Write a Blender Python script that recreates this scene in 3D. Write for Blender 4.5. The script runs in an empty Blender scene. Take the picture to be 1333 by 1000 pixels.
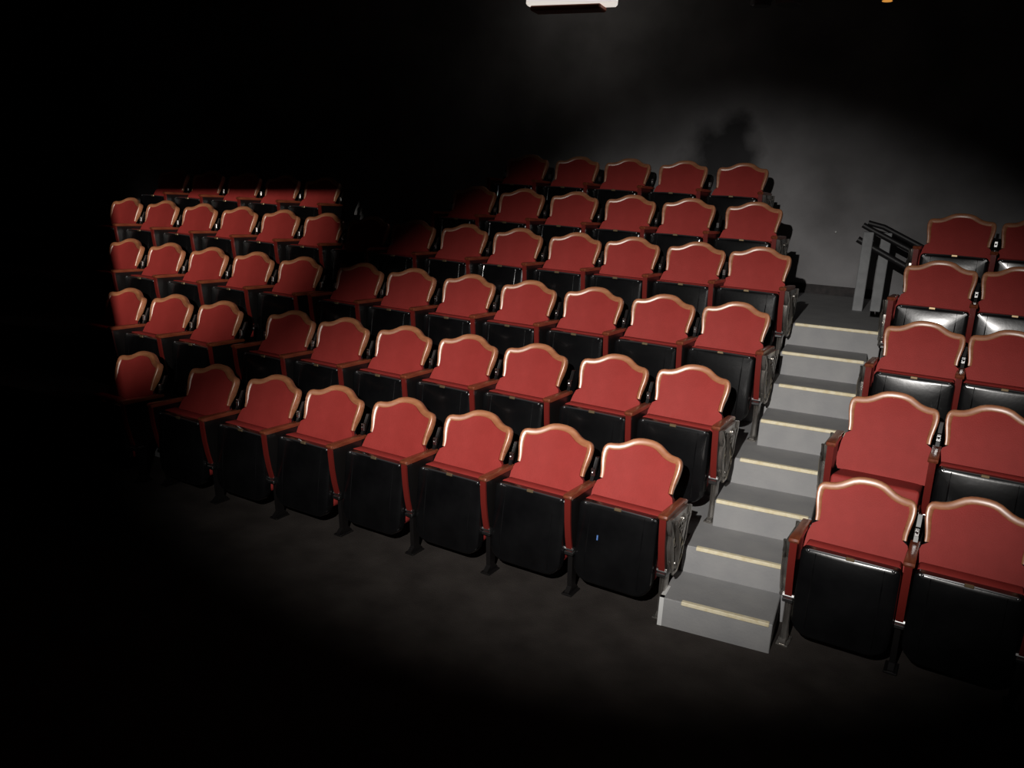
import bpy, math, random
from mathutils import Vector, Matrix
random.seed(4)
S = bpy.context.scene
C = S.collection

# ------------------------------------------------------------------ camera
CAM = Vector((1.1509, -4.7251, 2.4126))
YAW, PITCH, ROLL, FPX = -0.408, 0.236, 0.0571, 1063.6
cyw, syw, cp, sp = math.cos(YAW), math.sin(YAW), math.cos(PITCH), math.sin(PITCH)
FWD = Vector((syw*cp, cyw*cp, -sp))
RGT0 = Vector((cyw, -syw, 0))
UP0 = RGT0.cross(FWD)
RGT = RGT0*math.cos(ROLL) + UP0*math.sin(ROLL)
UPV = UP0*math.cos(ROLL) - RGT0*math.sin(ROLL)
cam = bpy.data.cameras.new('camera')
cam.sensor_fit = 'HORIZONTAL'; cam.sensor_width = 36.0
cam.lens = FPX/1333*36.0; cam.clip_start = 0.05; cam.clip_end = 100
camo = bpy.data.objects.new('camera', cam); C.objects.link(camo)
m = Matrix((RGT, UPV, -FWD)).transposed().to_4x4(); m.translation = CAM
camo.matrix_world = m
S.camera = camo

def ray(px, py):
    return (FWD + RGT*((px-666.5)/FPX) - UPV*((py-500)/FPX)).normalized()
def at(px, py, x=None, y=None, z=None):
    d = ray(px, py)
    t = (x-CAM.x)/d.x if x is not None else (y-CAM.y)/d.y if y is not None else (z-CAM.z)/d.z
    return CAM + d*t

# ------------------------------------------------------------------ world, exposure
w = bpy.data.worlds.new('world'); S.world = w; w.use_nodes = True
w.node_tree.nodes['Background'].inputs[0].default_value = (0, 0, 0, 1)
w.node_tree.nodes['Background'].inputs[1].default_value = 0.0
vs = S.view_settings
vs.view_transform = 'Standard'; vs.look = 'None'; vs.gamma = 1.0; vs.exposure = 0.0
vs.use_curve_mapping = False

# ------------------------------------------------------------------ main spotlight, plus a second beam added for the far bank
def spot(name, loc, target, angle, blend, power, radius, color, sc=(1, 1, 1), roll=0.0):
    l = bpy.data.lights.new(name, 'SPOT'); l.energy = power; l.color = color
    l.spot_size = angle; l.spot_blend = blend; l.shadow_soft_size = radius
    o = bpy.data.objects.new(name, l); C.objects.link(o)
    q = (target-loc).to_track_quat('-Z', 'Y') @ Matrix.Rotation(roll, 4, 'Z').to_quaternion()
    o.location = loc; o.rotation_mode = 'QUATERNION'; o.rotation_quaternion = q
    o.scale = sc
    return o
L1 = Vector((0.66, -5.18, 3.12))
T1 = at(755, 485, y=1.2)
spot('stage_spotlight_beam_offscreen', L1, T1, math.radians(70), 1.0, 1500, 0.022, (1.0, 0.965, 0.925), (1.0, 0.60, 1.0), math.radians(-6))
L2 = Vector((0.30, -5.35, 3.0))
T2 = at(150, 205, y=2.4)
spot('added_patch_beam_offscreen', L2, T2, math.radians(36), 1.0, 2600, 0.0015, (1.0, 0.93, 0.86))  # added lamp, puts the bright patch on the far bank

# ------------------------------------------------------------------ materials
def mat(name, col, rough=0.5, metal=0.0, spec=0.5, coat=0.0, coat_rough=0.1, sheen=0.0, emis=None, estr=0.0):
    mt = bpy.data.materials.new(name); mt.use_nodes = True
    b = mt.node_tree.nodes['Principled BSDF']
    b.inputs['Base Color'].default_value = (*col, 1)
    b.inputs['Roughness'].default_value = rough
    b.inputs['Metallic'].default_value = metal
    b.inputs['Specular IOR Level'].default_value = spec
    b.inputs['Coat Weight'].default_value = coat
    b.inputs['Coat Roughness'].default_value = coat_rough
    b.inputs['Sheen Weight'].default_value = sheen
    if emis:
        b.inputs['Emission Color'].default_value = (*emis, 1)
        b.inputs['Emission Strength'].default_value = estr
    return mt
def noise_col(mt, c1, c2, scale, detail=4, lo=0.35, hi=0.65, stretch=(1, 1, 1), bump=0.0, bscale=None, dist=0.0, coord='Object'):
    nt = mt.node_tree; N = nt.nodes; Lk = nt.links
    b = N['Principled BSDF']
    tc = N.new('ShaderNodeTexCoord'); mp = N.new('ShaderNodeMapping'); mp.inputs['Scale'].default_value = stretch
    Lk.new(tc.outputs[coord], mp.inputs[0])
    nz = N.new('ShaderNodeTexNoise'); nz.inputs['Scale'].default_value = scale; nz.inputs['Detail'].default_value = detail
    nz.inputs['Distortion'].default_value = dist
    Lk.new(mp.outputs[0], nz.inputs['Vector'])
    cr = N.new('ShaderNodeValToRGB'); cr.color_ramp.elements[0].position = lo; cr.color_ramp.elements[1].position = hi
    cr.color_ramp.elements[0].color = (*c1, 1); cr.color_ramp.elements[1].color = (*c2, 1)
    Lk.new(nz.outputs[0], cr.inputs[0]); Lk.new(cr.outputs[0], b.inputs['Base Color'])
    if bump:
        n2 = N.new('ShaderNodeTexNoise'); n2.inputs['Scale'].default_value = bscale or scale; n2.inputs['Detail'].default_value = 3
        Lk.new(mp.outputs[0], n2.inputs['Vector'])
        bp = N.new('ShaderNodeBump'); bp.inputs['Strength'].default_value = bump; bp.inputs['Distance'].default_value = 0.01
        Lk.new(n2.outputs[0], bp.inputs['Height']); Lk.new(bp.outputs[0], b.inputs['Normal'])
    return mt, cr, mp
M = {}
M['red'] = mat('red_upholstery', (0.40, 0.035, 0.030), 0.65, spec=0.32)
noise_col(M['red'], (0.35, 0.036, 0.030), (0.39, 0.041, 0.035), 9, 5, bump=0.25, bscale=180)
M['wood'] = mat('varnished_wood', (0.5, 0.2, 0.08), 0.42, spec=0.6, coat=1.0, coat_rough=0.44)
M['wood'].node_tree.nodes['Principled BSDF'].inputs['Coat IOR'].default_value = 2.7
noise_col(M['wood'], (0.50, 0.17, 0.062), (0.66, 0.27, 0.115), 7, 4, stretch=(1, 6, 6))
M['armwood'] = mat('dark_varnished_wood', (0.3, 0.09, 0.04), 0.35, coat=0.5, coat_rough=0.2)
noise_col(M['armwood'], (0.17, 0.036, 0.016), (0.28, 0.075, 0.032), 9, 4, stretch=(6, 1, 6))
M['black'] = mat('black_enamel', (0.008, 0.008, 0.009), 0.26, spec=0.5, coat=0.3, coat_rough=0.12)
noise_col(M['black'], (0.003, 0.003, 0.0035), (0.006, 0.006, 0.0065), 5, 3, bump=0.04, bscale=30)
M['shell'] = mat('black_back_shell', (0.006, 0.006, 0.007), 0.5)
M['redmetal'] = mat('red_painted_metal', (0.17, 0.016, 0.012), 0.4, coat=0.2)
M['leg'] = mat('dark_cast_iron', (0.009, 0.008, 0.008), 0.35, spec=0.5)
M['chrome'] = mat('worn_chrome_casting', (0.42, 0.39, 0.36), 0.27, metal=0.85)
noise_col(M['chrome'], (0.22, 0.20, 0.18), (0.62, 0.59, 0.55), 12, 3, 0.35, 0.65, stretch=(1, 1, .4))
M['steel'] = mat('steel_bracket', (0.4, 0.4, 0.4), 0.3, metal=1.0)
M['brass'] = mat('brass_clip', (0.35, 0.25, 0.14), 0.4, metal=0.7)
M['grey'] = mat('grey_painted_tread', (0.2, 0.2, 0.205), 0.75)
noise_col(M['grey'], (0.285, 0.285, 0.29), (0.335, 0.332, 0.33), 6, 8, 0.3, 0.7, bump=0.15, bscale=60, coord='Object')
M['tread'] = M['grey']
M['lip'] = mat('dark_polished_metal', (0.16, 0.16, 0.165), 0.28, metal=0.8)
M['strip'] = mat('pale_yellow_strip', (0.80, 0.70, 0.42), 0.5)
noise_col(M['strip'], (0.80, 0.68, 0.42), (0.92, 0.83, 0.60), 30, 3, 0.3, 0.6)
M['tape'] = mat('white_edge_tape', (0.75, 0.75, 0.74), 0.5)
M['carpet'] = mat('dark_carpet', (0.035, 0.03, 0.028), 0.95, spec=0.1)
noise_col(M['carpet'], (0.040, 0.034, 0.031), (0.072, 0.062, 0.056), 4, 7, 0.3, 0.75, bump=0.4, bscale=120)
M['dark'] = mat('black_paint', (0.03, 0.03, 0.034), 0.8)
M['rail'] = mat('black_rail', (0.012, 0.011, 0.012), 0.5)
M['post'] = mat('grey_painted_post', (0.24, 0.245, 0.25), 0.6)
noise_col(M['post'], (0.21, 0.215, 0.22), (0.27, 0.275, 0.28), 12, 3)
M['base'] = mat('black_rubber_base', (0.02, 0.016, 0.016), 0.7)
noise_col(M['base'], (0.012, 0.010, 0.010), (0.045, 0.035, 0.034), 14, 5)
# back wall: patchy dark grey paint with stains of their own shape
wm = mat('patchy_grey_wall', (0.1, 0.1, 0.1), 0.85, spec=0.2)
_, cr, mp = noise_col(wm, (0.20, 0.195, 0.197), (0.36, 0.352, 0.358), 1.3, 8, 0.34, 0.68, bump=0.2, bscale=40, coord='Object')
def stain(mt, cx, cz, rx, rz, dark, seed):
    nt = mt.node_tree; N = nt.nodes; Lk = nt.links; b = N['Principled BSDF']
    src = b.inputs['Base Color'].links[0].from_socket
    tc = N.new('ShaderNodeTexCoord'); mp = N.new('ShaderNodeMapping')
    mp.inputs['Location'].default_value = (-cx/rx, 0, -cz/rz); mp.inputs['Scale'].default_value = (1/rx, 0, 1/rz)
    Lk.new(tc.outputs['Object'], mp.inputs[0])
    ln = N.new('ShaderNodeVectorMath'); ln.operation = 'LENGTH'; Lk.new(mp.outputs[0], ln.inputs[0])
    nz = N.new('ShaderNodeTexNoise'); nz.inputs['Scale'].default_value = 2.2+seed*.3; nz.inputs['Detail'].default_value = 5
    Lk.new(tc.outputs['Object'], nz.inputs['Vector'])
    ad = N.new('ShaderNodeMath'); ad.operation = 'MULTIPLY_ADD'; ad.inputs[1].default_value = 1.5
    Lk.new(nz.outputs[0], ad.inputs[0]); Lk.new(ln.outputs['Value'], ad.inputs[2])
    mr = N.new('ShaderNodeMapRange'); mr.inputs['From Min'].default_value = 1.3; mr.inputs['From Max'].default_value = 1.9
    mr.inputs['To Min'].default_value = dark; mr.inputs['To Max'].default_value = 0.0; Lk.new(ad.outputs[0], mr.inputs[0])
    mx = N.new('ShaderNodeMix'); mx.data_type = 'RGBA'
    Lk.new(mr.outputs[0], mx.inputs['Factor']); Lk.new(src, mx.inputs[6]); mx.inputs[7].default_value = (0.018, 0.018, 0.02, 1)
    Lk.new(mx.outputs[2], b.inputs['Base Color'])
M['wall'] = wm

# ------------------------------------------------------------------ mesh helpers
class MB:
    def __init__(s): s.v = []; s.f = []
    def add(s, vs, fs):
        n = len(s.v); s.v += [tuple(p) for p in vs]; s.f += [tuple(i+n for i in f) for f in fs]; return s
    def box(s, a, b):
        (x0, y0, z0), (x1, y1, z1) = a, b
        return s.add([(x0,y0,z0),(x1,y0,z0),(x1,y1,z0),(x0,y1,z0),(x0,y0,z1),(x1,y0,z1),(x1,y1,z1),(x0,y1,z1)],
            [(0,3,2,1),(4,5,6,7),(0,1,5,4),(1,2,6,5),(2,3,7,6),(3,0,4,7)])
    def bbox(s, a, b, r):                       # box with chamfered edges
        (x0, y0, z0), (x1, y1, z1) = a, b
        cx, cy, cz = (x0+x1)/2, (y0+y1)/2, (z0+z1)/2; hx, hy, hz = (x1-x0)/2, (y1-y0)/2, (z1-z0)/2
        pts = []; idx = {}
        for sx in (-1, 1):
            for sy in (-1, 1):
                for sz in (-1, 1):
                    for ax in range(3):
                        h = [hx-r, hy-r, hz-r]; h[ax] += r
                        idx[(sx, sy, sz, ax)] = len(pts); pts.append((cx+sx*h[0], cy+sy*h[1], cz+sz*h[2]))
        F = []
        for ax in range(3):
            o = [a_ for a_ in range(3) if a_ != ax]
            for sg in (-1, 1):
                q = []
                for (p, r2) in ((-1,-1),(1,-1),(1,1),(-1,1)):
                    k = [0,0,0]; k[ax] = sg; k[o[0]] = p; k[o[1]] = r2; q.append(idx[(*k, ax)])
                F.append(q)
            for p in (-1, 1):
                for r2 in (-1, 1):
                    ks = []
                    for sg in (-1, 1):
                        k = [0,0,0]; k[ax] = sg; k[o[0]] = p; k[o[1]] = r2; ks.append(tuple(k))
                    F.append([idx[(*ks[0], o[0])], idx[(*ks[1], o[0])], idx[(*ks[1], o[1])], idx[(*ks[0], o[1])]])
        for sx in (-1, 1):
            for sy in (-1, 1):
                for sz in (-1, 1): F.append([idx[(sx, sy, sz, a_)] for a_ in range(3)])
        return s.add(pts, F)
    def prism(s, poly, x0, x1, ax='x'):         # polygon in (y,z) extruded along x
        n = len(poly)
        vs = [(x0, p[0], p[1]) for p in poly] + [(x1, p[0], p[1]) for p in poly]
        return s.add(vs, [tuple(range(n)), tuple(range(2*n-1, n-1, -1))] + [(i, i+n, (i+1) % n+n, (i+1) % n) for i in range(n)])
    def tube(s, pts, r, seg=8, caps=True):
        pts = [Vector(p) for p in pts]; rs = r if isinstance(r, (list, tuple)) else [r]*len(pts)
        vs = []; fs = []
        for i, p in enumerate(pts):
            t = (pts[min(i+1, len(pts)-1)]-pts[max(i-1, 0)]).normalized()
            a = Vector((0, 0, 1)) if abs(t.z) < .9 else Vector((1, 0, 0))
            u = t.cross(a).normalized(); v = t.cross(u)
            for k in range(seg):
                an = 2*math.pi*k/seg; vs.append(p+u*(rs[i]*math.cos(an))+v*(rs[i]*math.sin(an)))
        for i in range(len(pts)-1):
            for k in range(seg):
                k2 = (k+1) % seg; fs.append((i*seg+k, i*seg+k2, (i+1)*seg+k2, (i+1)*seg+k))
        if caps: fs += [tuple(range(seg))[::-1], tuple((len(pts)-1)*seg+k for k in range(seg))]
        return s.add(vs, fs)
    def ball(s, c, r, seg=10, rings=6):
        rx, ry, rz = r if isinstance(r, tuple) else (r, r, r)
        vs = [(c[0], c[1], c[2]+rz)]
        for i in range(1, rings):
            th = math.pi*i/rings
            for k in range(seg):
                ph = 2*math.pi*k/seg; vs.append((c[0]+rx*math.sin(th)*math.cos(ph), c[1]+ry*math.sin(th)*math.sin(ph), c[2]+rz*math.cos(th)))
        vs.append((c[0], c[1], c[2]-rz)); fs = []
        for k in range(seg):
            k2 = (k+1) % seg
            fs.append((0, 1+k, 1+k2)); fs.append((len(vs)-1, 1+(rings-2)*seg+k2, 1+(rings-2)*seg+k))
            for i in range(rings-2): fs.append((1+i*seg+k, 1+(i+1)*seg+k, 1+(i+1)*seg+k2, 1+i*seg+k2))
        return s.add(vs, fs)
    def mesh(s, name, m, smooth=0.6):
        import bmesh
        me = bpy.data.meshes.new(name); me.from_pydata(s.v, [], s.f); me.validate()
        bm = bmesh.new(); bm.from_mesh(me); bmesh.ops.recalc_face_normals(bm, faces=bm.faces); bm.to_mesh(me); bm.free()
        me.materials.append(M[m] if isinstance(m, str) else m)
        if smooth:
            me.polygons.foreach_set('use_smooth', [True]*len(me.polygons)); me.set_sharp_from_angle(angle=smooth)
        me.update(); return me
def obj(name, me, parent=None, loc=(0, 0, 0)):
    o = bpy.data.objects.new(name, me); C.objects.link(o); o.location = loc
    if parent: o.parent = parent
    return o
def tag(o, label, cat, group=None):
    o['label'] = label; o['category'] = cat
    if group: o['group'] = group
    return o
def struct(name, mb, m, parent=None, smooth=0, label=None):
    o = obj(name, mb.mesh(name, m, smooth), parent)
    if not parent: o['kind'] = 'structure'
    if label: o['label'] = label
    return o

# ------------------------------------------------------------------ the room
Z = [0.016, 0.360, 0.715, 1.094, 1.4535, 1.823]          # floor level of each seating row
Y = [-0.005, 0.763, 1.606, 2.429, 3.158, 3.936]          # seat line of each row
XL, XR, YB, YF, ZC = -10.5, 7.0, 4.95, -9.0, 5.6
struct('floor', MB().box((XL, YF, -0.15), (XR, Y[0]+.14, Z[0])), 'carpet', label='dark worn carpet in front of the first row')
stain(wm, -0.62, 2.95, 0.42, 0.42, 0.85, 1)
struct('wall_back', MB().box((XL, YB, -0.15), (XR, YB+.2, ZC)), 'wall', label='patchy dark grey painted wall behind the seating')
struct('wall_left', MB().box((XL-.2, YF, -0.15), (XL, YB+.2, ZC)), 'dark', label='black side wall in darkness')
struct('wall_right', MB().box((XR, YF, -0.15), (XR+.2, YB+.2, ZC)), 'dark', label='black side wall in darkness beyond the short block')
struct('ceiling', MB().box((XL, YF, ZC), (XR, YB+.2, ZC+.2)), 'dark', label='black ceiling in darkness')
tier = 'grey'
for r in range(1, 6):
    y0 = Y[r-1]+.14
    y1 = Y[r]+.14 if r < 5 else YB
    x1 = XR if r < 5 else 0.12
    o = struct('tier_platform', MB().box((XL, y0, -0.15), (x1, y1, Z[r])), tier,
           label='grey painted platform carrying the %s row of seats' % ['', 'second', 'third', 'fourth', 'fifth', 'sixth'][r])
STX = 1.16                                               # stairwell begins behind the short block
struct('landing', MB().box((0.12, Y[4]+.14, -0.15), (STX, YB, Z[4])), 'tread', label='grey painted landing at the top of the stepped aisle')
struct('baseboard_back', MB().box((0.12, YB-.015, Z[4]-.01), (STX, YB, Z[4]+.10)), 'base', label='black scuffed rubber baseboard at the foot of the back wall')
st = bpy.data.objects.new('exit_stairs', None); C.objects.link(st); st['kind'] = 'structure'; st['label'] = 'grey steps going down behind the short block'
for k in range(6):
    zt = Z[4]-.18*(k+1)
    struct('step', MB().box((STX+.28*k, Y[4]+.30, -0.15), (STX+.28*(k+1) if k < 5 else XR, YB, zt)), tier, st)

# stepped aisle: every step a piece with its pale nosing strip
SL = [0.42, 0.404, 0.431, 0.498, 0.558, 0.614, 0.570, 0.607]
SR = [0.902, 0.930, 0.994, 1.045, 1.120, 1.158, 1.169, 1.248]
BL = [0.300, 0.325, 0.425, 0.425, 0.553, 0.530, 0.560, 0.55]
ais = bpy.data.objects.new('aisle_stairs', None); C.objects.link(ais); ais['kind'] = 'structure'
ais['label'] = 'grey stepped aisle with pale yellow nosing strips'
for k in range(8):
    y0 = -0.451+.396*k
    y1 = y0+.396 if k % 2 == 0 else Y[(k-1)//2]+.137
    zt = Z[(k+1)//2] if k % 2 else (Z[k//2]+Z[k//2+1])/2
    s = struct('step', MB().bbox((BL[k], y0, 0.0), (SR[k]+.018, y1+.005, zt), .004), tier, ais)
    struct('tread', MB().box((BL[k]+.004, y0+.004, zt-.004), (SR[k]+.014, y0+.396 if k < 7 else Y[4]+.142, zt+.002)), 'tread', s)
    struct('nosing_strip', MB().bbox((SL[k], y0-.006, zt-.018), (SR[k], y0+.026, zt+.006), .004), 'strip', s)
    if k == 0:
        t = MB().box((BL[0]-.003, y0-.003, Z[0]), (BL[0]+.022, y0+.03, zt+.003)).box((BL[0]-.003, y0, zt-.01), (BL[0]+.022, y0+.16, zt+.003))
        e = struct('edge_tape', t, 'tape', s); e['label'] = 'white tape on the corner of the lowest step'

# ------------------------------------------------------------------ seat meshes (built once, shared by every seat)
B0 = Vector((0, -0.248, 0.430)); VD = Vector((0, .389, .921)); FD = Vector((0, -.921, .389))
half = [(0, .951), (.03, .950), (.06, .945), (.09, .934), (.117, .917), (.142, .902), (.167, .892), (.191, .887), (.215, .884),
        (.233, .877), (.245, .864), (.252, .844), (.253, .818), (.250, .788), (.244, .758), (.238, .730), (.234, .705), (.233, .68)]
low = [(.241, .66), (.254, .62), (.263, .57), (.264, .51), (.258, .47), (.246, .45)]
def tov(p): return (p[0], (p[1]-.42)/.921)
def P3(u, v, f=0.0): return B0 + Vector((u, 0, 0)) + VD*v + FD*(f+.75*u*u-.022)
top = [tov((-u, z)) for u, z in reversed(half[1:])] + [tov(p) for p in half]
def normals(pl):
    out = []
    for i in range(len(pl)):
        a, b = pl[max(i-1, 0)], pl[min(i+1, len(pl)-1)]
        t = Vector((b[0]-a[0], b[1]-a[1])).normalized(); out.append(Vector((-t.y, t.x)))
    return out
nr = normals(top); nt_ = len(top)
def rimw(i):
    d = min(i, nt_-1-i)
    return .047 if d > 9 else .026+.021*d/9
rim = MB(); vs = []; fs = []
prof = [(0.08, -.034), (0, -.024), (0, .008), (.07, .0165), (.2, .0215), (.5, .0230), (.8, .0215), (.93, .016), (1.0, .002), (1.0, -.03)]
inner = []
for i, p in enumerate(top):
    wd = rimw(i); n = nr[i]
    if n.dot(Vector((-p[0], .22-p[1]))) > 0: n = -n
    taper = min(1, (min(i, nt_-1-i)+1)/4)
    for o_, f_ in prof:
        vs.append(P3(p[0]-n.x*wd*o_, p[1]-n.y*wd*o_, f_*(.35+.65*taper)))
    inner.append((p[0]-n.x*wd*.93, p[1]-n.y*wd*.93))
np_ = len(prof)
for i in range(nt_-1):
    for k in range(np_): fs.append((i*np_+k, i*np_+(k+1) % np_, (i+1)*np_+(k+1) % np_, (i+1)*np_+k))
fs += [tuple(range(np_)), tuple((nt_-1)*np_+k for k in range(np_))[::-1]]
rim.add(vs, fs)
ME = {}
ME['rim'] = rim.mesh('wooden_rim', 'wood', 0.9)
lowR = [tov(p) for p in low]; lowL = [(-u, v) for u, v in reversed(lowR)]
def disc(outline, fun, center=(0, .28), rings=7):
    mb = MB(); n = len(outline); vs = []; fs = []
    for j in range(rings):
        rho = 1-j/rings
        for (u, v) in outline:
            uu = center[0]+(u-center[0])*rho; vv = center[1]+(v-center[1])*rho
            vs.append(P3(uu, vv, fun(rho, uu, vv)))
    vs.append(P3(center[0], center[1], fun(0, *center)))
    for j in range(rings-1):
        for i in range(n):
            i2 = (i+1) % n; fs.append((j*n+i, j*n+i2, (j+1)*n+i2, (j+1)*n+i))
    for i in range(n): fs.append(((rings-1)*n+i, (rings-1)*n+(i+1) % n, len(vs)-1))
    return vs, fs, n
full_in = inner + lowR + lowL
vs, fs, n = disc(full_in, lambda r, u, v: .004+.036*max(0, 1-abs(u/.262)**2.6)*max(0, 1-abs((v-.27)/.33)**2.6))
skirt = [P3(u, v, -.040) for u, v in full_in]; k0 = len(vs)
fs += [(i, (i+1) % n, k0+(i+1) % n, k0+i) for i in range(n)]
ME['cushion_back'] = MB().add(vs+skirt, fs).mesh('backrest', 'red', 1.0)
full_out = [(u*.985, v*.99) for u, v in top] + lowR + lowL
vs, fs, n = disc(full_out, lambda r, u, v: -.030-.022*(1-r**3), rings=5)
skirt = [P3(u, v, -.015) for u, v in full_out]; k0 = len(vs)
fs += [(i, (i+1) % n, k0+(i+1) % n, k0+i) for i in range(n)]
ME['shell'] = MB().add(vs+skirt, fs).mesh('back_shell', 'shell', 0.8)

# folded seat: local frame with origin at the hinge, +z towards the front edge of the seat when folded, -y the underside
def rrect(wd, h0, h1, rt, rb, n=5):
    pts = []
    for cx, cz, r, a0 in ((wd-rb, h0+rb, rb, -90), (wd-rt, h1-rt, rt, 0), (-wd+rt, h1-rt, rt, 90), (-wd+rb, h0+rb, rb, 180)):
        for k in range(n+1):
            a = math.radians(a0+90*k/n); pts.append((cx+r*math.cos(a), cz+r*math.sin(a)))
    out = []
    for i, a in enumerate(pts):                       # extra points along the straight runs
        b = pts[(i+1) % len(pts)]; m_ = 6 if (i+1) % (n+1) == 0 else 1
        out += [(a[0]+(b[0]-a[0])*j/m_, a[1]+(b[1]-a[1])*j/m_) for j in range(m_)]
    return out
def slab(layers, domes=(0, 0)):
    # layers: list of (outline, y); both ends closed with a slightly domed cap
    mb = MB(); n = len(layers[0][0]); vs = []; fs = []
    for ol, y in layers: vs += [(u, y, z) for u, z in ol]
    for j in range(len(layers)-1):
        for i in range(n):
            i2 = (i+1) % n; fs.append((j*n+i, j*n+i2, (j+1)*n+i2, (j+1)*n+i))
    for e, (j, d) in enumerate(((0, domes[0]), (len(layers)-1, domes[1]))):
        ol, y = layers[j]; cz = sum(p[1] for p in ol)/n; prev = [j*n+i for i in range(n)]
        hu = max(p[0] for p in ol); hz = max(p[1] for p in ol)-cz
        dome = lambda u, z: max(0, 1-abs(u/hu)**3)*max(0, 1-abs((z-cz)/hz)**3)
        for rho in (.93, .8, .62, .42, .2):
            st_ = len(vs); vs += [(u*rho, y+d*dome(u*rho, cz+(z-cz)*rho), cz+(z-cz)*rho) for u, z in ol]
            cur = [st_+i for i in range(n)]
            for i in range(n): fs.append((prev[i], prev[(i+1) % n], cur[(i+1) % n], cur[i]))
            prev = cur
        fs.append(tuple(prev))
    return mb.add(vs, fs)
def inset(wd, h0, h1, rt, rb, d): return rrect(wd-d, h0+d, h1-d, max(rt-d, .004), max(rb-d, .004))
A_ = (.246, -.25, .245, .028, .10)
ME['pan'] = slab([(inset(*A_, .012), -.055), (inset(*A_, .003), -.049), (inset(*A_, 0), -.040), (inset(*A_, 0), .004), (inset(*A_, .006), .010)], (-.016, 0)).mesh('seat_pan', 'black', 0.5)
Bc = (.236, -.20, .249, .014, .07)
ME['cushion_seat'] = slab([(inset(*Bc, .014), .0), (inset(*Bc, 0), .012), (inset(*Bc, 0), .095), (inset(*Bc, .006), .108), (inset(*Bc, .025), .114)], (0, .004)).mesh('seat_cushion', 'red', 0.9)
lip = MB()
lip.tube([(-.205, -.049, .240), (-.1, -.054, .243), (0, -.055, .244), (.1, -.054, .243), (.205, -.049, .240)], .0055, 6)
for sx in (-1, 1):
    lip.ball((sx*.208, -.047, .234), .012, 8, 5)
ME['lip'] = lip.mesh('pan_lip', 'lip', 1.0)
rib = MB().tube([(0, -.053, .228), (0, -.064, .1), (0, -.066, -.05), (0, -.056, -.21)], .004, 6)
ME['rib'] = rib.mesh('pan_rib', 'black', 1.0)
ME['clip'] = MB().bbox((-.022, -.062, .234), (.022, -.047, .252), .003).mesh('lip_clip', 'brass', 0.3)
ME['hinge'] = MB().tube([(-.245, 0, 0), (.245, 0, 0)], .016, 10).mesh('hinge_bar', 'leg', 0.6)

# standards between seats, arm rests
panel = [(-.446, .655), (-.440, .60), (-.425, .50), (-.402, .40), (-.380, .33), (-.365, .29), (-.27, .29), (-.18, .37), (-.14, .46), (-.115, .56), (-.10, .655)]
ME['side_panel'] = MB().prism(panel, -.016, .016).mesh('side_panel', 'leg', 0.4)
fr = panel[:6]
ME['front_strip'] = MB().prism([(y-.004, z) for y, z in fr]+[(y+.010, z) for y, z in reversed(fr)], -.019, .019).mesh('front_strip', 'redmetal', 0.4)
legp = [(-.352, .30), (-.346, .20), (-.336, .10), (-.330, .05), (-.362, .022), (-.362, .002), (-.245, .002), (-.245, .022), (-.275, .05), (-.276, .14), (-.272, .22), (-.265, .30)]
ME['leg'] = MB().prism(legp, -.015, .015).bbox((-.034, -.368, .0), (.034, -.24, .012), .003).mesh('leg', 'leg', 0.4)
ME['leg_chrome'] = MB().prism(legp, -.015, .015).bbox((-.034, -.368, .0), (.034, -.24, .012), .003).tube([(0, -.335, .29), (0, -.325, .15), (0, -.325, .03)], [.02, .017, .022], 8).mesh('leg', 'chrome', 0.6)
ME['bracket'] = MB().bbox((-.029, -.385, .276), (.029, -.30, .298), .004).tube([(-.03, -.365, .312), (.03, -.365, .312)], .015, 8).mesh('foot_bracket', 'steel', 0.5)
ME['upright'] = MB().prism([(-.165, .60), (-.140, .60), (-.046, .81), (-.068, .81)], -.011, .011).mesh('back_upright', 'leg', 0.4)
ME['plate'] = MB().bbox((-.014, -.122, .70), (.014, -.098, .750), .004).ball((0, -.124, .725), .008, 8, 5).mesh('back_bracket', 'steel', 0.6)
armo = [(-.455, .654), (-.461, .665), (-.454, .676), (-.435, .680), (-.32, .678), (-.20, .675), (-.105, .672), (-.092, .662), (-.10, .648), (-.435, .650)]
arm = MB(); xs = [(-.027, .86), (-.022, 1), (.022, 1), (.027, .86)]; na = len(armo); cya, cza = -.28, .665
vs = []; fs = []
for x, sc in xs: vs += [(x*(1.0 if p[0] < -.38 else .86), cya+(p[0]-cya)*(1 if sc == 1 else .985), cza+(p[1]-cza)*sc) for p in armo]
for j in range(3):
    for i in range(na): fs.append((j*na+i, j*na+(i+1) % na, (j+1)*na+(i+1) % na, (j+1)*na+i))
fs += [tuple(range(na)), tuple(range(4*na-1, 3*na-1, -1))]
ME['arm'] = arm.add(vs, fs).mesh('armrest', 'armwood', 0.5)
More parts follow.
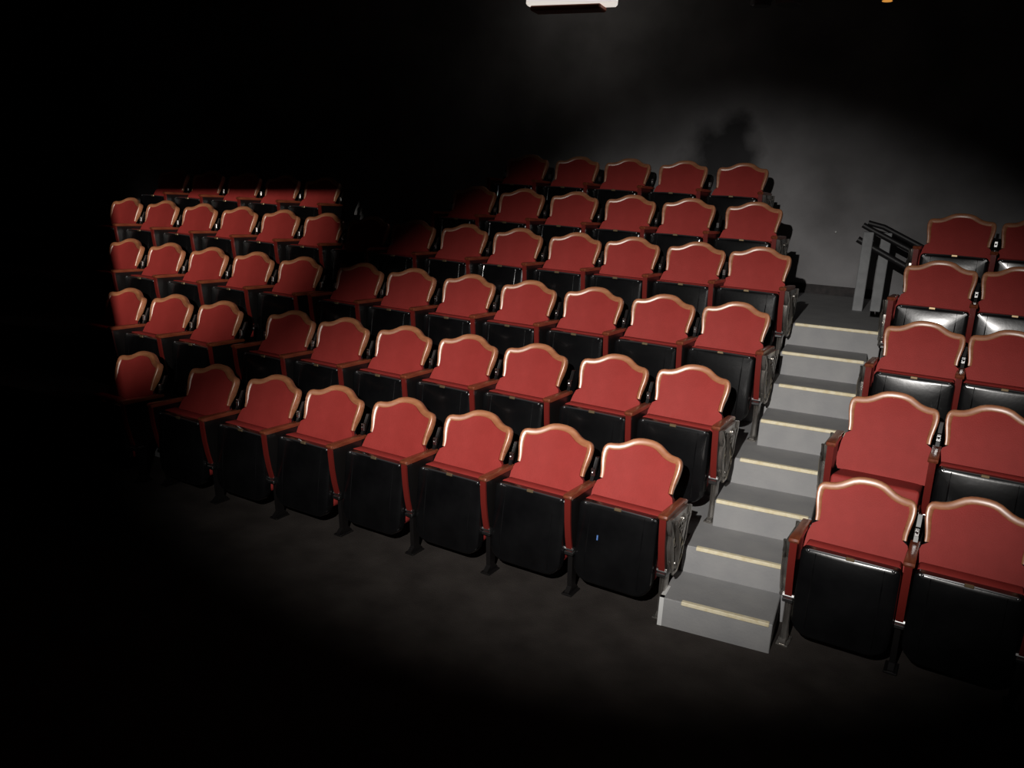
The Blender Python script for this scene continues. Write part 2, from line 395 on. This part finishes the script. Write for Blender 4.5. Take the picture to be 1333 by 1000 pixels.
def casting(sx):
    mb = MB()
    pl = [(-.368, .630), (-.352, .575), (-.318, .535), (-.325, .48), (-.300, .42), (-.276, .37), (-.262, .335), (-.21, .335), (-.14, .40), (-.10, .47), (-.085, .54), (-.055, .58), (-.055, .63)]
    mb.prism(pl, sx*.017, sx*.044)
    loop = [(sx*.048, y, z) for y, z in pl]
    mb.tube(loop, .010, 6)
    mb.tube([(sx*.048, -.30, .60), (sx*.054, -.25, .52), (sx*.054, -.235, .43), (sx*.048, -.24, .36)], [.012, .020, .017, .012], 8)
    mb.tube([(sx*.048, -.12, .60), (sx*.052, -.15, .52), (sx*.052, -.19, .44), (sx*.048, -.215, .36)], .010, 6)
    for y, z, r in ((-.27, .585, .018), (-.16, .585, .016), (-.20, .50, .016), (-.29, .49, .013), (-.235, .375, .024), (-.13, .45, .012)):
        mb.ball((sx*.048, y, z), (r*.8, r, r), 10, 6)
    sp_ = [(sx*.050, -.20+.045*(1-k/22)*math.cos(k*.55), .545+.045*(1-k/22)*math.sin(k*.55)) for k in range(20)]
    mb.tube(sp_, .006, 5)
    mb.ball((sx*.04, -.062, .575), (.016, .02, .026), 8, 6)
    mb.v = [(x, y-.06, .29+(z-.335)*1.22) for x, y, z in mb.v]
    return mb
ME['cast_R'] = casting(1).mesh('end_casting', 'chrome', 0.7)
ME['cast_L'] = casting(-1).mesh('end_casting', 'chrome', 0.7)

TURN, DXS = math.radians(-6.5), .054                     # the seats face along the aisle, a little off square to their rows
HINGE = Vector((0, -.362, .376)); FOLD = math.radians(-2)
ORD = ['first', 'second', 'third', 'fourth', 'fifth', 'sixth', 'seventh', 'eighth', 'ninth', 'tenth', 'eleventh', 'twelfth', 'thirteenth', 'fourteenth']
ROWN = ['front', 'second', 'third', 'fourth', 'fifth', 'sixth']
def standard(t, dx, end):
    s = obj('standard', ME['side_panel'], t, (dx, 0, 0))
    obj('front_strip', ME['front_strip'], s)['label'] = 'red painted front edge'
    obj('leg', ME['leg_chrome' if end else 'leg'], s)
    obj('foot_bracket', ME['bracket'], s)
    if not end:
        obj('back_upright', ME['upright'], s)
        obj('back_bracket', ME['plate'], s)
    else:
        c = obj('end_casting', ME['cast_R' if end > 0 else 'cast_L'], s); c['label'] = 'ornate worn chrome end casting'
    a = obj('armrest', ME['arm'], t, (dx, 0, 0)); a['label'] = 'varnished brown wooden armrest'
def seat(x, r, label, group, dl, dr, endl=0, endr=0, down=False):
    t = bpy.data.objects.new('theatre_seat', None); C.objects.link(t); t.empty_display_size = .1
    t.location = (x+DXS, Y[r], Z[r]); t.rotation_euler = (0, 0, TURN); tag(t, label, 'theatre seat', group)
    b = obj('backrest', ME['cushion_back'], t); b['label'] = 'red upholstered backrest'
    ri = obj('wooden_rim', ME['rim'], b); ri['label'] = 'varnished orange wooden crest rim'
    obj('back_shell', ME['shell'], b)
    p = obj('seat_pan', ME['pan'], t, HINGE); p['label'] = 'black enamelled seat pan'
    p.rotation_euler = (FOLD+math.radians(random.uniform(-3, 3)) if not down else math.radians(80), 0, 0)
    obj('seat_cushion', ME['cushion_seat'], p)['label'] = 'red upholstered seat cushion'
    obj('pan_lip', ME['lip'], p)
    for sx in (-.168, .168): obj('pan_rib', ME['rib'], p, (sx, 0, 0))
    obj('lip_clip', ME['clip'], p)
    obj('hinge_bar', ME['hinge'], t, HINGE)
    if dl: standard(t, -dl, endl)
    if dr: standard(t, dr, endr)
    return t
MAIN = [[-0.015, -0.568, -1.116, -1.684, -2.254, -2.794, -3.366],
        [0.096, -0.457, -1.05, -1.602, -2.161, -2.728, -3.251],
        [0.203, -0.351, -0.919, -1.486, -2.039, -2.609, -3.146],
        [0.221, -0.309, -0.871, -1.403, -1.967, -2.527, -3.09],
        [0.027, -0.566, -1.128, -1.702, -2.265, -2.804],
        [-0.237, -0.829, -1.417, -1.977, -2.556]]
FAR = [[-4.136], [-4.009, -4.569, -5.129], [-3.815, -4.375, -4.935, -5.495, -6.055],
       [-3.61, -4.158, -4.718, -5.278, -5.838, -6.398, -6.958], [-4.72, -5.28, -5.84, -6.40, -6.96]]
SHORT = [[1.238, 1.786], [1.331, 1.871], [1.476, 2.002], [1.56, 2.093], [1.698, 2.245]]
seats = {}
for r, xs in enumerate(MAIN):
    for c, x in enumerate(xs):
        dr = .288 if c == 0 else (xs[c-1]-x)/2
        dl = 0
        if c == len(xs)-1 and r != 3: dl = .28
        lab = 'red folded seat, %s from the stepped aisle, %s row of the long block' % (ORD[c], ROWN[r])
        if c == 0: lab = 'red seat with chrome end casting on the aisle, %s row of the long block' % ROWN[r]
        seats[r, c] = seat(x, r, lab, 'folded seats of the long block', dl, dr, 0, 1 if c == 0 else 0)
for r, xs in enumerate(FAR):
    for c, x in enumerate(xs):
        if c == 0: dr = .28 if r != 3 else (MAIN[3][-1]-x)/2
        else: dr = (xs[c-1]-x)/2
        dl = 0
        if r == 4:
            lab = 'barely lit red seat, %s from the dark band, fifth row of the far bank' % ORD[c]
        elif r == 3:
            lab = 'dim red seat, %s past the dark band, fourth row of the far bank' % ORD[c]
        else:
            lab = 'red seat, %s past the narrow gap, %s row of the far bank' % (ORD[c], ROWN[r])
        seats[r, 20+c] = seat(x, r, lab, 'folded seats of the far bank', dl, dr)
for r, xs in enumerate(SHORT):
    for c, x in enumerate(xs):
        down = (r == 1 and c == 0)
        dl = .28 if c == 0 else (x-xs[0])/2
        dr = .28 if c == 1 else 0
        where = 'on the aisle' if c == 0 else 'second from the aisle'
        lab = 'folded red seat %s, %s row of the short block' % (where, ROWN[r])
        if down: lab = 'red seat left folded down on the aisle, second row of the short block'
        seats[r, 40+c] = seat(x, r, lab, 'seats of the short block', dl, dr, -1 if c == 0 else 0, 0, down)
# small blue sticker on the pan of the front-row aisle seat
p = [c for c in seats[0, 0].children if c.name.startswith('seat_pan')][0]
M['blue'] = mat('blue_sticker', (0.12, 0.25, 0.6), 0.4)
k = obj('sticker', MB().bbox((-.105, -.074, .035), (-.097, -.066, .065), .001).mesh('sticker', 'blue', 0), p); k['label'] = 'tiny blue sticker'

# ------------------------------------------------------------------ handrail on the landing
h = bpy.data.objects.new('stair_handrail', None); C.objects.link(h); h.location = (1.04, 3.70, Z[4])
tag(h, 'grey double-post handrail with black rails sloping down behind the short block', 'handrail')
ME['post'] = MB().bbox((-.045, -.035, 0), (.045, .035, .74), .005).mesh('post', 'post', 0)
obj('post', ME['post'], h); obj('post', ME['post'], h, (.155, .10, 0))
obj('handrail', MB().tube([(-.06, -.01, .80), (.0, -.01, .77), (.60, -.01, .495), (1.2, -.01, .22)], .026, 10).mesh('handrail', 'rail', 0.8), h)
obj('handrail', MB().tube([(-.02, .10, .82), (.12, .10, .79), (.72, .10, .515), (1.3, .10, .25)], .026, 10).mesh('handrail', 'rail', 0.8), h)
lr = MB().tube([(-.09, .045, .665), (.45, .045, .40), (1.15, .045, .08)], .030, 8).mesh('lower_rail', 'rail', 0.8)
obj('lower_rail', lr, h)
tag(obj('wall_hook', MB().ball((0, 0, 0), (.012, .014, .012), 8, 6).tube([(0, .01, 0), (0, .03, 0)], .006, 6).mesh('wall_hook', 'tape', 1), None, at(1088, 302, y=YB-.025)),
    'small pale hook head on the back wall by the long block', 'hook')

# ------------------------------------------------------------------ lighting bar and fixtures under the ceiling (only their lowest edges show)
YP = 4.0
bar = tag(bpy.data.objects.new('lighting_bar', None), 'black lighting bar hung from the ceiling', 'lighting bar'); C.objects.link(bar)
bar.location = (0, YP, 4.95)
obj('pipe', MB().tube([(-4, 0, 0), (2.6, 0, 0)], .025, 10).mesh('pipe', 'rail', 1), bar)
for x in (-3.4, -.8, 2.0): obj('hanger', MB().tube([(x, 0, 0), (x, 0, ZC-4.95)], .012, 8).mesh('hanger', 'rail', 1), bar)
M['lamp_white'] = mat('lit_diffuser', (0.8, 0.8, 0.78), 0.5, emis=(1, .93, .85), estr=0.7)
M['redlip'] = mat('reddish_lamp_tray', (0.35, 0.12, 0.08), 0.5)
a0 = at(690, 0, y=YP); a1 = at(800, 9, y=YP)
bx = tag(bpy.data.objects.new('house_light', None), 'white box light with reddish tray hung from the lighting bar', 'light fixture'); C.objects.link(bx)
bx.location = ((a0.x+a1.x)/2, YP, a1.z)
hw = (a1.x-a0.x)/2
obj('diffuser', MB().bbox((-hw, -.12, .02), (hw, .12, .30), .02).mesh('diffuser', 'lamp_white', 0.4), bx)
obj('tray', MB().bbox((-hw*.9, -.11, -.03), (hw*.75, .11, .025), .015).mesh('tray', 'redlip', 0.4), bx)
for s_ in (-1, 1): obj('strap', MB().box((s_*.3-.015, -.02, .28), (s_*.3+.015, .02, 4.925-a1.z)).mesh('strap', 'rail', 0), bx)
def can(name, px, py, rad, m, label, tilt=0.0, glow=None):
    c = at(px, py, y=YP-.06)
    o = tag(bpy.data.objects.new(name, None), label, 'light fixture'); C.objects.link(o); o.location = c
    body = MB().tube([(0, 0, .0), (0, 0, .03), (0, .0, .24), (0, 0, .34), (0, 0, .40)], [rad*.96, rad, rad*.95, rad*.7, rad*.3], 16)
    obj('lamp_body', body.mesh('lamp_body', m, 0.7), o)
    obj('lens', MB().tube([(0, 0, -.004), (0, 0, .004)], rad*.88, 16).mesh('lens', glow or 'steel', 0.5), o)
    yk = MB().tube([(-rad*1.05, 0, .15), (-rad*1.08, 0, .42), (0, .03, .5), (rad*1.08, 0, .42), (rad*1.05, 0, .15)], .009, 6)
    yk.tube([(0, .03, .48), (0, .06, 4.926-c.z)], .012, 6)
    obj('yoke', yk.mesh('yoke', 'rail', 0.8), o)
M['cangrey'] = mat('grey_lantern', (0.22, 0.22, 0.24), 0.5)
M['canlight'] = mat('pale_grey_lantern', (0.5, 0.5, 0.52), 0.5)
M['amber'] = mat('amber_lens', (0.8, 0.35, 0.05), 0.4, emis=(1, .42, .08), estr=0.6)
can('stage_lantern', 990, 8, .10, 'cangrey', 'dark grey stage lantern hung beside a paler one')
can('stage_lantern', 1026, 6, .12, 'canlight', 'pale grey stage lantern hung on the lighting bar')
can('stage_lantern', 1155, 1, .05, 'rail', 'small black stage lantern glowing amber', glow='amber')

# ------------------------------------------------------------------ unseen lanterns behind the viewer; second one and all blades added to shape light
def lantern(loc, target, name, label, shutter=None):
    d = (target-loc).normalized(); q = d.to_track_quat('-Z', 'Y')
    o = tag(bpy.data.objects.new(name, None), label, 'spotlight'); C.objects.link(o)
    o.location = loc; o.rotation_mode = 'QUATERNION'; o.rotation_quaternion = q
    obj('lamp_body', MB().tube([(0, 0, .015), (0, 0, .03), (0, 0, .28), (0, 0, .34)], [.07, .08, .08, .05], 16).mesh('lamp_body', 'rail', 0.6), o)
    bpy.context.view_layer.update()
    mw = o.matrix_world.inverted()
    base = mw @ Vector((loc.x-d.x*.18, loc.y-d.y*.18, Z[0])); topp = mw @ Vector((loc.x-d.x*.18, loc.y-d.y*.18, loc.z-.07))
    obj('stand_pole', MB().tube([base, topp], .018, 8).mesh('stand_pole', 'rail', 1), o)
    for k in range(3):
        a = k*2.094+.3
        f = mw @ Vector((loc.x-d.x*.18+.3*math.cos(a), loc.y-d.y*.18+.3*math.sin(a), Z[0]+.012)); g = mw @ Vector((loc.x-d.x*.18, loc.y-d.y*.18, Z[0]+.5))
        obj('stand_leg', MB().tube([f, g], .012, 6).mesh('stand_leg', 'rail', 1), o)
    if shutter:
        # unseen plates .25 m in front of the lamp, added to cut straight shadow edges into its beam
        D_ = .25
        def gp(P):
            v = mw @ P; return Vector((v.x*D_/-v.z, v.y*D_/-v.z))
        for nm, (Pa, Pb, side) in shutter.items():
            a, b = gp(Pa), gp(Pb); t = (b-a).normalized(); nrm = Vector((-t.y, t.x))
            if nrm.dot(gp(side)-a) < 0: nrm = -nrm
            c = (a+b)/2
            q4 = [c-t*.16, c+t*.16, c+t*.16+nrm*.16, c-t*.16+nrm*.16]
            vs = [(p_.x, p_.y, -D_) for p_ in q4]+[(p_.x, p_.y, -D_-.002) for p_ in q4]
            obj('added_beam_blocker', MB().add(vs, [(0,1,2,3),(7,6,5,4),(0,1,5,4),(1,2,6,5),(2,3,7,6),(3,0,4,7)]).mesh('added_beam_blocker', 'dark', 0), o)
        obj('added_blocker_frame', MB().tube([(.11, -.11, .02), (.15, -.15, -D_)], .006, 6).tube([(-.11, .11, .02), (-.15, .15, -D_)], .006, 6).tube([(-.07, .07, .03), (-.11, .11, .02)], .006, 6).tube([(.07, -.07, .03), (.11, -.11, .02)], .006, 6).mesh('added_blocker_frame', 'rail', 1), o)
lantern(L1, T1, 'stage_spotlight', 'black spotlight on a stand, with one added blade shading its beam', {
    'diagonal': (at(318, 515, y=Y[0]), at(792, 228, y=Y[5]), at(300, 250, y=Y[4]))})  # added blade, throws the soft diagonal dark band across the rows
lantern(L2, T2, 'added_patch_spotlight', 'black spotlight with three shutter blades on a stand', {
    'left': (at(150, 280, y=Y[3]-.05), at(155, 490, y=Y[0]-.1), at(60, 400, y=Y[1])),
    'top': (at(240, 252, y=Y[4]-.1), at(455, 252, y=Y[4]-.1), at(340, 200, y=Y[4])),
    'right': (at(446, 262, y=Y[4]-.1), at(446, 315, y=Y[3]-.08), at(520, 300, y=Y[3]))})  # added blades, give the bright patch its sharp borders
